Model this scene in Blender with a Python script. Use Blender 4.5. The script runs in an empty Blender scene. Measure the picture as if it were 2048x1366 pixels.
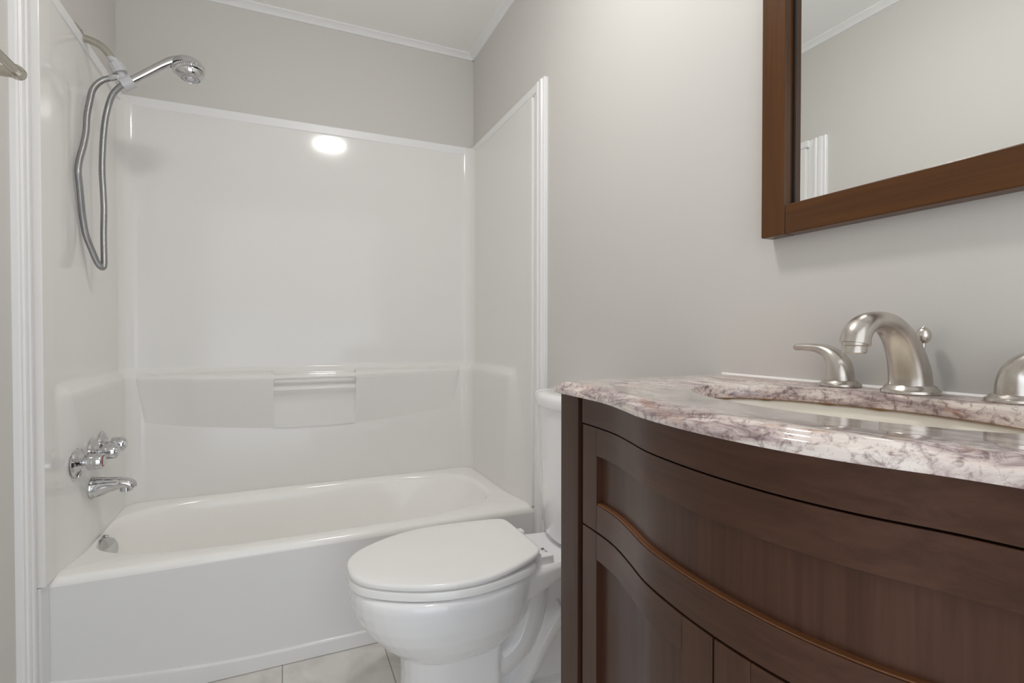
import bpy, bmesh, math, random
from mathutils import Vector, Matrix, noise
random.seed(4)
PI = math.pi
SC = bpy.context.scene
COL = SC.collection
V = Vector

# ------------------------------------------------------------------ camera, world, exposure
cam_d = bpy.data.cameras.new('camera'); cam = bpy.data.objects.new('camera', cam_d); COL.objects.link(cam)
cam.location = (0, 0, 0.967)
cam.rotation_euler = (PI/2 - 0.0131, 0.0, -0.4167)
cam_d.lens = 18.0; cam_d.sensor_width = 36.0; cam_d.clip_start = 0.02
SC.camera = cam
w = bpy.data.worlds.new('world'); SC.world = w; w.use_nodes = True
w.node_tree.nodes['Background'].inputs[0].default_value = (0.955, 0.972, 0.985, 1)
w.node_tree.nodes['Background'].inputs[1].default_value = 1.6
SC.view_settings.view_transform = 'Standard'
SC.view_settings.look = 'None'
SC.view_settings.gamma = 1.0
SC.view_settings.use_curve_mapping = False
SC.view_settings.exposure = 0.0
SC.cycles.use_denoising = True
SC.cycles.caustics_reflective = False
SC.cycles.max_bounces = 16
SC.cycles.diffuse_bounces = 10
LAMP_STRENGTH = 101.0          # the ceiling lamp's glass dome
DAY_POWER = 9.5               # daylight coming in through the doorway behind the camera

def area(name, loc, rot, sx, sy, power, col):
    d = bpy.data.lights.new(name, 'AREA'); d.shape = 'RECTANGLE'; d.size = sx; d.size_y = sy
    d.energy = power; d.color = col
    o = bpy.data.objects.new(name, d); COL.objects.link(o); o.location = loc; o.rotation_euler = rot
    return o
area('hallway_daylight', (0.1, -1.2, 0.50), (PI/2, 0, 0), 2.6, 1.2, DAY_POWER, (0.60, 0.77, 1.0))

# ------------------------------------------------------------------ helpers
class MB:
    def __init__(self): self.v = []; self.f = []
    def add(self, vs, fs):
        n = len(self.v); self.v += [V(p) for p in vs]; self.f += [tuple(i+n for i in q) for q in fs]; return self
    def box(self, x0, x1, y0, y1, z0, z1):
        vs = [(x, y, z) for x in (x0, x1) for y in (y0, y1) for z in (z0, z1)]
        return self.add(vs, [(0,1,3,2),(4,6,7,5),(0,4,5,1),(2,3,7,6),(0,2,6,4),(1,5,7,3)])
    def loft(self, rings, cap0=True, cap1=True, close=False):
        n = len(rings[0]); vs = [p for r in rings for p in r]; fs = []
        m = len(rings)
        for i in range(m if close else m-1):
            a, b = i*n, ((i+1) % m)*n
            for k in range(n):
                fs.append((a+k, a+(k+1) % n, b+(k+1) % n, b+k))
        if not close:
            if cap0: fs.append(tuple(range(n-1, -1, -1)))
            if cap1: fs.append(tuple((m-1)*n+k for k in range(n)))
        return self.add(vs, fs)
    def grid(self, rows):
        """open sheet from rows of points"""
        n = len(rows[0]); vs = [p for r in rows for p in r]; fs = []
        for i in range(len(rows)-1):
            for k in range(n-1):
                fs.append((i*n+k, i*n+k+1, (i+1)*n+k+1, (i+1)*n+k))
        return self.add(vs, fs)
    def tube(self, path, r, n=16, r2=None, side=None, caps=True):
        P = [V(p) for p in path]; m = len(P)
        R = r if isinstance(r, (list, tuple)) else [r]*m
        R2 = R if r2 is None else (r2 if isinstance(r2, (list, tuple)) else [r2]*m)
        T = [(P[min(i+1, m-1)]-P[max(i-1, 0)]).normalized() for i in range(m)]
        rings = []; u = None
        for i in range(m):
            t = T[i]
            if side is not None: u = V(side); u = (u - t*u.dot(t)).normalized()
            elif u is None:
                u = t.orthogonal().normalized()
            else: u = (u - t*u.dot(t)).normalized()
            w_ = t.cross(u)
            rings.append([P[i] + u*(R[i]*math.cos(2*PI*k/n)) + w_*(R2[i]*math.sin(2*PI*k/n)) for k in range(n)])
        return self.loft(rings, caps, caps)
    def lathe(self, prof, origin, axis, n=40, scale=(1, 1)):
        """prof: (radius, height) pairs along axis"""
        ax = V(axis).normalized(); o = V(origin)
        u = ax.orthogonal().normalized() if abs(ax.z) < .9 else V((1, 0, 0)); w_ = ax.cross(u)
        rings = [[o + ax*h + u*(max(r, 1e-5)*scale[0]*math.cos(2*PI*k/n)) + w_*(max(r, 1e-5)*scale[1]*math.sin(2*PI*k/n)) for k in range(n)] for r, h in prof]
        return self.loft(rings)
    def prism(self, poly, fn0, fn1):
        """poly of 2D points, mapped by fn0 and fn1 to the two ends"""
        return self.loft([[fn0(*p) for p in poly], [fn1(*p) for p in poly]])

def cat(pts, k=8):
    P = [V(p) for p in pts]; out = []
    for i in range(len(P)-1):
        a = P[max(i-1, 0)]; b = P[i]; c = P[i+1]; d = P[min(i+2, len(P)-1)]
        for j in range(k):
            t = j/k
            out.append(0.5*((2*b) + (c-a)*t + (2*a-5*b+4*c-d)*t*t + (3*b-a-3*c+d)*t**3))
    out.append(P[-1]); return out
def cat1(vals, k=8):
    return [v.x for v in cat([(x, 0, 0) for x in vals], k)]
def lerp(a, b, t): return a+(b-a)*t
def interp(x, xs, ys):
    if x <= xs[0]: return ys[0]
    for i in range(len(xs)-1):
        if x <= xs[i+1]: return lerp(ys[i], ys[i+1], (x-xs[i])/(xs[i+1]-xs[i]))
    return ys[-1]

def origin_of(p):
    o = V((0, 0, 0))
    while p is not None: o = o + p.location; p = p.parent
    return o
def obj(name, mb, mat, parent=None, smooth=40, bevel=0, seg=2, mods=()):
    me = bpy.data.meshes.new(name)
    off = origin_of(parent)
    me.from_pydata([tuple(p-off) for p in mb.v], [], mb.f)
    bm = bmesh.new(); bm.from_mesh(me)
    bmesh.ops.remove_doubles(bm, verts=bm.verts, dist=1e-6)
    bmesh.ops.recalc_face_normals(bm, faces=bm.faces)
    bm.to_mesh(me); bm.free()
    me.materials.append(mat)
    for p in me.polygons: p.use_smooth = smooth > 0
    if smooth and smooth < 180: me.set_sharp_from_angle(angle=math.radians(smooth))
    o = bpy.data.objects.new(name, me); COL.objects.link(o)
    if parent is not None: o.parent = parent
    if bevel:
        b = o.modifiers.new('bevel', 'BEVEL'); b.width = bevel; b.segments = seg; b.limit_method = 'ANGLE'; b.angle_limit = math.radians(35)
        b.harden_normals = True
    for kind, kw in mods:
        m = o.modifiers.new(kind.lower(), kind)
        for a, x in kw.items(): setattr(m, a, x)
    return o
def thing(name, label, catg, loc, group=None):
    o = bpy.data.objects.new(name, None); COL.objects.link(o); o.location = loc
    o.empty_display_size = 0.05
    o['label'] = label; o['category'] = catg
    if group: o['group'] = group
    return o
def struct(name, mb, mat, parent=None, **k):
    o = obj(name, mb, mat, parent, **k)
    o['kind'] = 'structure'; return o

# ------------------------------------------------------------------ materials
def mat(name, col, rough=.5, metal=0, coat=0, spec=.5, bump=None, var=None, ior=1.45):
    m = bpy.data.materials.new(name); m.use_nodes = True
    nt = m.node_tree; b = nt.nodes['Principled BSDF']
    b.inputs['Base Color'].default_value = (*col, 1); b.inputs['Roughness'].default_value = rough
    b.inputs['Metallic'].default_value = metal; b.inputs['Coat Weight'].default_value = coat
    b.inputs['Coat Roughness'].default_value = .08
    b.inputs['Specular IOR Level'].default_value = spec; b.inputs['IOR'].default_value = ior
    tc = nt.nodes.new('ShaderNodeTexCoord')
    if var:
        scale, amt, stretch = var
        mp = nt.nodes.new('ShaderNodeMapping'); mp.inputs['Scale'].default_value = stretch
        nz = nt.nodes.new('ShaderNodeTexNoise'); nz.inputs['Scale'].default_value = scale; nz.inputs['Detail'].default_value = 6
        rp = nt.nodes.new('ShaderNodeValToRGB')
        rp.color_ramp.elements[0].position = .3; rp.color_ramp.elements[1].position = .7
        rp.color_ramp.elements[0].color = (*[c*(1-amt) for c in col], 1); rp.color_ramp.elements[1].color = (*[min(1, c*(1+amt)) for c in col], 1)
        nt.links.new(tc.outputs['Object'], mp.inputs[0]); nt.links.new(mp.outputs[0], nz.inputs[0])
        nt.links.new(nz.outputs[0], rp.inputs[0]); nt.links.new(rp.outputs[0], b.inputs['Base Color'])
    if bump:
        scale, stren, dist = bump
        nz = nt.nodes.new('ShaderNodeTexNoise'); nz.inputs['Scale'].default_value = scale; nz.inputs['Detail'].default_value = 3
        bp = nt.nodes.new('ShaderNodeBump'); bp.inputs['Strength'].default_value = stren; bp.inputs['Distance'].default_value = dist
        nt.links.new(tc.outputs['Object'], nz.inputs[0]); nt.links.new(nz.outputs[0], bp.inputs['Height']); nt.links.new(bp.outputs[0], b.inputs['Normal'])
    return m

M = {}
M['wall'] = mat('greige_wall_paint', (.628, .611, .583), .55, bump=(220, .06, .002), spec=.35)
M['ceil'] = mat('ceiling_paint', (.90, .895, .88), .7, bump=(150, .1, .002), spec=.25)
M['trim'] = mat('white_trim_paint', (.82, .82, .82), .32)
M['acrylic'] = mat('white_surround_acrylic', (.775, .765, .747), .10, bump=(3.0, .018, .02), spec=.36)
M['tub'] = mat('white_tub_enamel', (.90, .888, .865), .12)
M['apron'] = mat('white_tub_apron_shaded', (.75, .748, .745), .16)  # darker than the tub's white: shade on the upright front is painted in
M['china'] = mat('white_vitreous_china', (.87, .87, .88), .06, coat=.3)
M['seat'] = mat('white_seat_plastic', (.88, .875, .865), .16)
M['basin'] = mat('cream_basin_china', (.86, .82, .74), .08)
M['chrome'] = mat('chrome', (.63, .63, .635), .045, metal=1)
M['nickel'] = mat('brushed_nickel', (.60, .565, .52), .27, metal=1, var=(60, .12, (1, 1, .05)))
M['satin'] = mat('satin_nickel', (.52, .49, .43), .25, metal=1)
M['plastic'] = mat('grey_white_plastic', (.52, .52, .535), .3)
M['ring'] = mat('red_plastic_ring', (.25, .035, .03), .35)
M['dark'] = mat('dark_gap', (.012, .008, .006), .7)
M['black'] = mat('dark_rubber', (.03, .03, .03), .5)
M['ink'] = mat('grey_ink', (.16, .16, .17), .5)
M['caulk'] = mat('white_caulk', (.85, .84, .82), .4)
M['sealant'] = mat('amber_sealant', (.20, .10, .035), .4)
M['mirror'] = mat('mirror_silver', (.93, .945, .935), .005, metal=1)
M['door'] = mat('white_door_paint', (.8, .8, .79), .35)

def wood(name, c0, c1, axis, rough=.30, coat=.06, scale=1.0):
    m = bpy.data.materials.new(name); m.use_nodes = True; nt = m.node_tree; b = nt.nodes['Principled BSDF']; L = nt.links.new
    tc = nt.nodes.new('ShaderNodeTexCoord'); mp = nt.nodes.new('ShaderNodeMapping')
    s = [90*scale, 90*scale, 90*scale]; s[axis] = 3.0*scale
    mp.inputs['Scale'].default_value = s
    n1 = nt.nodes.new('ShaderNodeTexNoise'); n1.inputs['Scale'].default_value = 1.0; n1.inputs['Detail'].default_value = 8; n1.inputs['Roughness'].default_value = .65; n1.inputs['Distortion'].default_value = .6
    mp2 = nt.nodes.new('ShaderNodeMapping'); s2 = [9, 9, 9]; s2[axis] = 1.6; mp2.inputs['Scale'].default_value = s2
    n2 = nt.nodes.new('ShaderNodeTexNoise'); n2.inputs['Scale'].default_value = 1.0; n2.inputs['Detail'].default_value = 4; n2.inputs['Distortion'].default_value = 1.2
    mx = nt.nodes.new('ShaderNodeMath'); mx.operation = 'MULTIPLY_ADD'; mx.inputs[1].default_value = .68
    m3 = nt.nodes.new('ShaderNodeMath'); m3.operation = 'MULTIPLY'; m3.inputs[1].default_value = .32
    rp = nt.nodes.new('ShaderNodeValToRGB'); rp.color_ramp.elements[0].position = .3; rp.color_ramp.elements[1].position = .72
    rp.color_ramp.elements[0].color = (*c0, 1); rp.color_ramp.elements[1].color = (*c1, 1)
    L(tc.outputs['Object'], mp.inputs[0]); L(tc.outputs['Object'], mp2.inputs[0]); L(mp.outputs[0], n1.inputs[0]); L(mp2.outputs[0], n2.inputs[0])
    L(n2.outputs[0], m3.inputs[0]); L(n1.outputs[0], mx.inputs[0]); L(m3.outputs[0], mx.inputs[2]); L(mx.outputs[0], rp.inputs[0]); L(rp.outputs[0], b.inputs['Base Color'])
    bp = nt.nodes.new('ShaderNodeBump'); bp.inputs['Strength'].default_value = .12; bp.inputs['Distance'].default_value = .0006
    L(n1.outputs[0], bp.inputs['Height']); L(bp.outputs[0], b.inputs['Normal'])
    b.inputs['Roughness'].default_value = rough; b.inputs['Coat Weight'].default_value = coat; b.inputs['Coat Roughness'].default_value = .15; b.inputs['Specular IOR Level'].default_value = .28
    return m
ES0, ES1 = (.041, .0175, .0100), (.092, .042, .0245)
M['lit_ledge_strip'] = mat('brown_wood_painted_light', (.15, .058, .020), .3, coat=.3, var=(40, .3, (1, .1, 1)))  # lighter brown paints in the light falling on the drawer rail's ledge
M['wood_v'] = wood('espresso_wood_upright_grain', ES0, ES1, 2)
M['wood_h'] = wood('espresso_wood_level_grain', ES0, ES1, 1)
FR0, FR1 = (.062, .020, .003), (.112, .042, .008)
M['frame_v'] = wood('walnut_frame_upright_grain', FR0, FR1, 2, rough=.33, coat=.2)
M['frame_h'] = wood('walnut_frame_level_grain', FR0, FR1, 1, rough=.33, coat=.2)

def granite():
    m = bpy.data.materials.new('pink_grey_veined_stone'); m.use_nodes = True; nt = m.node_tree; b = nt.nodes['Principled BSDF']; L = nt.links.new
    tc = nt.nodes.new('ShaderNodeTexCoord')
    mp = nt.nodes.new('ShaderNodeMapping'); mp.inputs['Scale'].default_value = (17, 6, 30); mp.inputs['Rotation'].default_value = (0, 0, .5)
    L(tc.outputs['Object'], mp.inputs[0])
    def nz(scale, det, dist, src=mp):
        n = nt.nodes.new('ShaderNodeTexNoise'); n.inputs['Scale'].default_value = scale; n.inputs['Detail'].default_value = det
        n.inputs['Roughness'].default_value = .68; n.inputs['Distortion'].default_value = dist
        L(src.outputs[0] if src is mp else src.outputs['Object'], n.inputs[0]); return n
    a = nz(1.0, 10, 1.6); r1 = nt.nodes.new('ShaderNodeValToRGB'); e = r1.color_ramp.elements
    e[0].position = .35; e[0].color = (.19, .135, .14, 1); e[1].position = .63; e[1].color = (.79, .735, .69, 1)
    for p, c in ((.42, (.34, .265, .265, 1)), (.475, (.54, .455, .44, 1)), (.535, (.68, .605, .57, 1))):
        x = r1.color_ramp.elements.new(p); x.color = c
    L(a.outputs[0], r1.inputs[0])
    # fine crystals
    c_ = nz(110, 5, .6, tc); r2 = nt.nodes.new('ShaderNodeValToRGB'); r2.color_ramp.elements[0].position = .34; r2.color_ramp.elements[1].position = .50
    r2.color_ramp.elements[0].color = (.42, .35, .36, 1); r2.color_ramp.elements[1].color = (1.06, 1.04, 1.03, 1); L(c_.outputs[0], r2.inputs[0])
    mu = nt.nodes.new('ShaderNodeMix'); mu.data_type = 'RGBA'; mu.blend_type = 'MULTIPLY'; mu.inputs[0].default_value = .92
    L(r1.outputs[0], mu.inputs[6]); L(r2.outputs[0], mu.inputs[7])
    # rust patches
    d = nz(.9, 6, 2.0); mp2 = nt.nodes.new('ShaderNodeMapping'); mp2.inputs['Scale'].default_value = (14, 9, 20); mp2.inputs['Location'].default_value = (3.1, 7.7, 1.3)
    L(tc.outputs['Object'], mp2.inputs[0]); L(mp2.outputs[0], d.inputs[0])
    r3 = nt.nodes.new('ShaderNodeValToRGB'); r3.color_ramp.elements[0].position = .57; r3.color_ramp.elements[1].position = .70
    r3.color_ramp.elements[0].color = (0, 0, 0, 1); r3.color_ramp.elements[1].color = (.55, .55, .55, 1); L(d.outputs[0], r3.inputs[0])
    m2 = nt.nodes.new('ShaderNodeMix'); m2.data_type = 'RGBA'; L(r3.outputs[0], m2.inputs[0]); L(mu.outputs[2], m2.inputs[6]); m2.inputs[7].default_value = (.45, .22, .13, 1)
    L(m2.outputs[2], b.inputs['Base Color'])
    b.inputs['Roughness'].default_value = .06; b.inputs['Coat Weight'].default_value = .4; b.inputs['Coat Roughness'].default_value = .03
    return m
M['stone'] = granite()

def tile():
    m = bpy.data.materials.new('grey_stone_look_floor_tile'); m.use_nodes = True; nt = m.node_tree; b = nt.nodes['Principled BSDF']; L = nt.links.new
    tc = nt.nodes.new('ShaderNodeTexCoord'); mp = nt.nodes.new('ShaderNodeMapping'); mp.inputs['Location'].default_value = (.013, .06, 0)
    L(tc.outputs['Object'], mp.inputs[0])
    br = nt.nodes.new('ShaderNodeTexBrick'); br.offset = 0.0; br.inputs['Scale'].default_value = 1.0
    br.inputs['Brick Width'].default_value = .289; br.inputs['Row Height'].default_value = .289; br.inputs['Mortar Size'].default_value = .0016
    br.inputs['Mortar Smooth'].default_value = .2
    br.inputs['Color1'].default_value = (.72, .70, .665, 1); br.inputs['Color2'].default_value = (.69, .67, .635, 1); br.inputs['Mortar'].default_value = (.30, .285, .26, 1)
    L(mp.outputs[0], br.inputs[0])
    n = nt.nodes.new('ShaderNodeTexNoise'); n.inputs['Scale'].default_value = 7; n.inputs['Detail'].default_value = 9; n.inputs['Distortion'].default_value = 1.2; L(tc.outputs['Object'], n.inputs[0])
    r = nt.nodes.new('ShaderNodeValToRGB'); r.color_ramp.elements[0].position = .32; r.color_ramp.elements[1].position = .62
    r.color_ramp.elements[0].color = (.80, .79, .77, 1); r.color_ramp.elements[1].color = (1.02, 1.02, 1.02, 1); L(n.outputs[0], r.inputs[0])
    mu = nt.nodes.new('ShaderNodeMix'); mu.data_type = 'RGBA'; mu.blend_type = 'MULTIPLY'; mu.inputs[0].default_value = 1
    L(br.outputs[0], mu.inputs[6]); L(r.outputs[0], mu.inputs[7]); L(mu.outputs[2], b.inputs['Base Color'])
    b.inputs['Roughness'].default_value = .35
    bp = nt.nodes.new('ShaderNodeBump'); bp.invert = True; bp.inputs['Strength'].default_value = .6; bp.inputs['Distance'].default_value = .0015
    L(br.outputs['Fac'], bp.inputs['Height']); L(bp.outputs[0], b.inputs['Normal'])
    return m
M['tile'] = tile()

def braid():
    m = bpy.data.materials.new('braided_metal_hose'); m.use_nodes = True; nt = m.node_tree; b = nt.nodes['Principled BSDF']; L = nt.links.new
    tc = nt.nodes.new('ShaderNodeTexCoord'); wv = nt.nodes.new('ShaderNodeTexWave'); wv.bands_direction = 'Z'; wv.inputs['Scale'].default_value = 130; wv.inputs['Distortion'].default_value = .5
    L(tc.outputs['Object'], wv.inputs[0]); r = nt.nodes.new('ShaderNodeValToRGB'); r.color_ramp.elements[0].color = (.22, .22, .22, 1); r.color_ramp.elements[1].color = (.50, .50, .50, 1)
    L(wv.outputs[0], r.inputs[0]); L(r.outputs[0], b.inputs['Base Color']); b.inputs['Metallic'].default_value = 1; b.inputs['Roughness'].default_value = .3
    bp = nt.nodes.new('ShaderNodeBump'); bp.inputs['Strength'].default_value = .4; bp.inputs['Distance'].default_value = .0006; L(wv.outputs[0], bp.inputs['Height']); L(bp.outputs[0], b.inputs['Normal'])
    return m
M['hose'] = braid()
def emit(name, col, s):
    m = bpy.data.materials.new(name); m.use_nodes = True; b = m.node_tree.nodes['Principled BSDF']
    b.inputs['Base Color'].default_value = (.9, .9, .9, 1); b.inputs['Emission Color'].default_value = (*col, 1); b.inputs['Emission Strength'].default_value = s
    return m
M['lamp'] = emit('lit_lamp_glass', (1.0, .972, .935), LAMP_STRENGTH)

# ------------------------------------------------------------------ room shell
XL, XR, YB, YF, ZC = -0.557, 0.8153, 2.291, -0.36, 2.275
struct('floor', MB().box(XL-.1, XR+.1, YF-.1, YB+.1, -.08, 0), M['tile'], smooth=0)
struct('ceiling', MB().box(XL-.1, XR+.1, YF-.1, YB+.1, ZC, ZC+.08), M['ceil'], smooth=0)
struct('wall_back', MB().box(XL, XR, YB, YB+.1, 0, ZC), M['wall'], smooth=0)
struct('wall_left', MB().box(XL-.1, XL, YF-.1, YB+.1, 0, ZC), M['wall'], smooth=0)
struct('wall_right', MB().box(XR, XR+.1, YF-.1, YB+.1, 0, ZC), M['wall'], smooth=0)
DX0, DX1, DZ = -.47, .73, 2.06
struct('wall_front', MB().box(XL, DX0, YF-.1, YF, 0, ZC).box(DX1, XR, YF-.1, YF, 0, ZC).box(DX0, DX1, YF-.1, YF, DZ, ZC), M['wall'], smooth=0)
# doorway casing behind the camera
mb = MB().box(DX0-.06, DX0+.012, YF-.1, YF+.014, 0, DZ+.06).box(DX1-.012, DX1+.06, YF-.1, YF+.014, 0, DZ+.06).box(DX0+.012, DX1-.012, YF-.1, YF+.014, DZ-.012, DZ+.06)
struct('trim_1', mb, M['trim'], smooth=0, bevel=.003)
# cove battens where the walls meet the ceiling
def cove(name, a, b, inn):
    a, b, inn = V(a), V(b), V(inn)
    prof = [(0, 0), (.028, 0), (.028, -.005), (.018, -.010), (.010, -.018), (.006, -.0235), (0, -.0235)]
    fn = lambda o: (lambda p, q: o + inn*p + V((0, 0, q)))
    return struct(name, MB().prism(prof, fn(a), fn(b)), M['trim'], smooth=30)
cove('trim_2', (XL, YB, ZC), (XR, YB, ZC), (0, -1, 0))
cove('trim_3', (XR, YF, ZC), (XR, YB, ZC), (-1, 0, 0))
cove('trim_4', (XL, YF, ZC), (XL, YB, ZC), (1, 0, 0))
# fluted casings closing the open edge of the tub alcove, both sides, mitred at the top
CY0, CY1, CZ = 1.544, 1.632, 1.839
CPROF = [(0, 0), (0, .011), (.004, .014), (.009, .014), (.012, .010), (.015, .0095), (.019, .016), (.026, .0175), (.034, .0165), (.037, .0135), (.041, .0135), (.045, .017), (.054, .0165), (.058, .012), (.064, .0105), (.078, .0105), (.083, .009), (.088, .007), (.088, 0)]
def casing(name, xw, sgn, ya, top):
    mb_ = MB().prism(CPROF, lambda p, q: V((xw+sgn*q, ya+p, 0)), lambda p, q: V((xw+sgn*q, ya+p, top)))
    return struct(name, mb_, M['trim'], smooth=25)
casing('trim_5', XR, -1, CY0, CZ)
casing('trim_6', XL, 1, CY0-.05, CZ)
# flat strips capping the top edge of the surround
def cap_strip(name, a, b, inn, h, th=.0155):
    a, b, inn = V(a), V(b), V(inn)
    prof = [(0, 0), (th-.0025, 0), (th, -.003), (th, -h+.004), (th-.0025, -h), (0, -h)]
    return struct(name, MB().prism(prof, lambda p, q: a+inn*p+V((0, 0, q)), lambda p, q: b+inn*p+V((0, 0, q))), M['trim'], smooth=25)
cap_strip('trim_7', (XL, YB, CZ), (XR, YB, CZ), (0, -1, 0), .037)
cap_strip('trim_8', (XR, CY1-.03, CZ), (XR, YB, CZ), (-1, 0, 0), .030)
cap_strip('trim_9', (XL, CY1-.06, CZ), (XL, YB, CZ), (1, 0, 0), .030, .0245)
struct('baseboard_right', MB().box(XR-.012, XR, YF, CY0-.001, 0, .085), M['trim'], smooth=0, bevel=.003)
struct('baseboard_left', MB().box(XL, XL+.012, YF, CY0-.032, 0, .085), M['trim'], smooth=0, bevel=.003)

# ------------------------------------------------------------------ tub surround
YFT = 1.632                      # the tub's front plane
ZT = 0.354                       # the tub's rim
sur = thing('tub_surround', 'glossy white acrylic three-sided wall surround above the bathtub', 'tub surround', (.13, 2.27, ZT))
def draft(y): return .0095*max(0, (2.2-y)/.57)     # moulded side wall leans in toward the open front
def u_path(ins, rc, n=10, ext=1.0):
    """plan line of the surround, from the left front round the back to the right front"""
    x0, x1, yb = XL+ins, XR-ins, YB-ins
    def fade(y, ya, yb_):
        t = max(0, min(1, (y-ya)/(yb_-ya))); t = t*t*(3-2*t)
        return lerp(min(ins, .012), ins, t)
    P = [(XL+fade(y, 1.655, 1.655+.045*ext)+draft(y), y) for y in (YFT+.002, 1.655, *[1.655+.045*ext*q for q in (.2, .4, .6, .8, 1)])]
    for i in range(n+1):
        a = PI - (PI/2)*i/n; P.append((x0+rc+rc*math.cos(a), yb-rc+rc*math.sin(a)))
    for i in range(n+1):
        a = PI/2 - (PI/2)*i/n; P.append((x1-rc+rc*math.cos(a), yb-rc+rc*math.sin(a)))
    y0 = 1.765-.03*(ext-1)
    P += [(XR-fade(y, y0, y0+.045*ext), y) for y in (*[y0+.045*ext*q for q in (1, .8, .6, .4, .2)], y0, YFT+.002)]; return P
# section: (inset from the wall, height); the lower half stands forward and ends in a narrow sloped ledge
SEC = [(.001, CZ-.006), (.010, CZ-.006), (.012, CZ-.012), (.012, CZ-.020), (.012, 1.5), (.012, 1.1), (.012, .850), (.012, .842), (.0140, .836), (.0275, .8205), (.0315, .815), (.0338, .808), (.0340, .79), (.0340, .55), (.0340, ZT+.02), (.0340, ZT+.003), (.0330, ZT+.0004), (.001, ZT+.0004)]
NP = len(u_path(.01, .055))
def ex(z): return interp(z, [.70, .80], [4.2, 1.0])
def panel_x(y):
    t = max(0, min(1, (y-1.655)/.189)); return XL+lerp(.012, .034, t*t*(3-2*t))+draft(y)
for lo, hi in ((0, 12), (12, NP-13), (NP-13, NP-1)):
    rows = [[V((x, y, z)) for x, y in u_path(i, .055, ext=ex(z))][lo:hi+1] for i, z in SEC]
    mb = MB(); mb.grid(rows + [rows[0]])
    for side in (0, -1):
        mb.add([r[side] for r in rows], [tuple(range(len(rows)))])
    obj('wall_panel', mb, M['acrylic'], sur, smooth=40)

for x0, x1, y0, y1 in ((XL+.001, XL+.0235, CY0-.05+.0885, 1.648), (XR-.0155, XR-.001, CY1+.0005, 1.672)):
    obj('edge_flange', MB().box(x0, x1, y0, y1, ZT+.0006, CZ-.031), M['acrylic'], sur, smooth=40, bevel=.003)
YS = YB-.034                    # face of the back panel below the ledge
def shelf_block(xa, xb, tap_l, tap_r):
    """one raised soap shelf: deep at the top, dying into the panel at a curved lower edge"""
    def zbot(x): return .592 + .055*((x-.11)/.60)**2
    def prot(x):
        p = .066
        if tap_l: p *= min(1, .10+.90*max(0, (x-xa))/.19)
        if tap_r: p *= min(1, .10+.90*max(0, (xb-x))/.40)
        return p
    nx, nz = 40, 14; front = []
    for i in range(nz+1):
        t = i/nz; row = []
        for k in range(nx+1):
            s = k/nx
            ea = xa + (.030*t if tap_l else 0); eb = xb - (.035*t if tap_r else 0)
            x = lerp(ea, eb, s); zb = zbot(x); z = lerp(.803, zb, t)
            edge = 1.0
            if tap_l: edge = min(edge, s*nx/1.0)
            if tap_r: edge = min(edge, (1-s)*nx/1.0)
            p = prot(x)*(1-t**1.05)*min(1, edge) + .0004
            row.append(V((x, YS-p, z)))
        front.append(row)
    m_ = MB()
    top = []
    for dz, cut in ((.0215, None), (.0185, .048), (.0165, .026), (.0130, .0115), (.0080, .0035), (.0035, .0007)):
        top.append([V((p.x, YS+.004 if cut is None else p.y+min(cut, (YS-p.y)*.9), .803+dz)) for p in front[0]])
    back = [V((p.x, YS+.004, p.z)) for p in front[-1]]
    rows_ = top + front + [back]
    m_.grid(rows_ + [rows_[0]])
    for sd in (0, -1): m_.add([r[sd] for r in rows_], [tuple(range(len(rows_)))])
    return m_
obj('soap_shelf', shelf_block(-.505, -.043, True, False), M['acrylic'], sur, smooth=35)
obj('soap_shelf', shelf_block(.268, .735, False, True), M['acrylic'], sur, smooth=35)
# recess between the shelves: sloped dish and plain lower face
def zb(x): return .592 + .055*((x-.11)/.60)**2
prof = [(-.004, .815), (.001, .810), (.004, .795), (.010, .778), (.034, .760), (.042, .754), (.043, .749), (.040, .744), (.027, .729), (.019, .718)]
rows = []
for p, z in prof: rows.append([V((x, YS-p, z)) for x in (-.043, .03, .11, .19, .268)])
for t in (.25, .5, .75, 1):
    rows.append([V((x, YS-lerp(.019, .006, t), lerp(.718, zb(x), t))) for x in (-.043, .03, .11, .19, .268)])
rows.append([V((x, YS+.004, zb(x))) for x in (-.043, .03, .11, .19, .268)])
mb = MB(); mb.grid(rows+[rows[0]])
for sd in (0, -1): mb.add([r[sd] for r in rows], [tuple(range(len(rows)))])
obj('soap_recess', mb, M['acrylic'], sur, smooth=50)
mb = MB().tube([(-.045, YS-.050, .799), (.27, YS-.050, .799)], .0100, 20)
obj('washcloth_bar', mb, M['acrylic'], sur, smooth=60)
for x in (-.043, .268):
    obj('bar_socket', MB().lathe([(.0105, -.003), (.0145, -.003), (.0145, .003), (.0105, .003)], (x, YS-.050, .799), (1, 0, 0), 20), M['acrylic'], sur, smooth=40)

# ------------------------------------------------------------------ bathtub
tub = thing('bathtub', 'white alcove bathtub with plain front apron under the acrylic surround', 'bathtub', (.13, 1.96, 0))
NT = 96
def rect_pt(th, x0, x1, y0, y1):
    c, s = math.cos(th), math.sin(th); hx, hy = (x1-x0)/2, (y1-y0)/2
    k = min(hx/abs(c) if abs(c) > 1e-9 else 1e9, hy/abs(s) if abs(s) > 1e-9 else 1e9)
    return (x0+hx+c*k, y0+hy+s*k)
def rect_ring(x0, x1, y0, y1, z):
    """same count as the basin rings, corners hit exactly"""
    cx, cy = (x0+x1)/2, (y0+y1)/2; out = []
    base = [math.atan2(sy*(y1-y0), sx*(x1-x0)) for sx, sy in ((1, 1), (-1, 1), (-1, -1), (1, -1))]
    for k in range(NT):
        q, r = divmod(k, NT//4); a0 = base[q]; a1 = base[(q+1) % 4]
        if a1 < a0: a1 += 2*PI
        out.append(V((*rect_pt(a0+(a1-a0)*r/(NT//4), x0, x1, y0, y1), z)))
    return out
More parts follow.
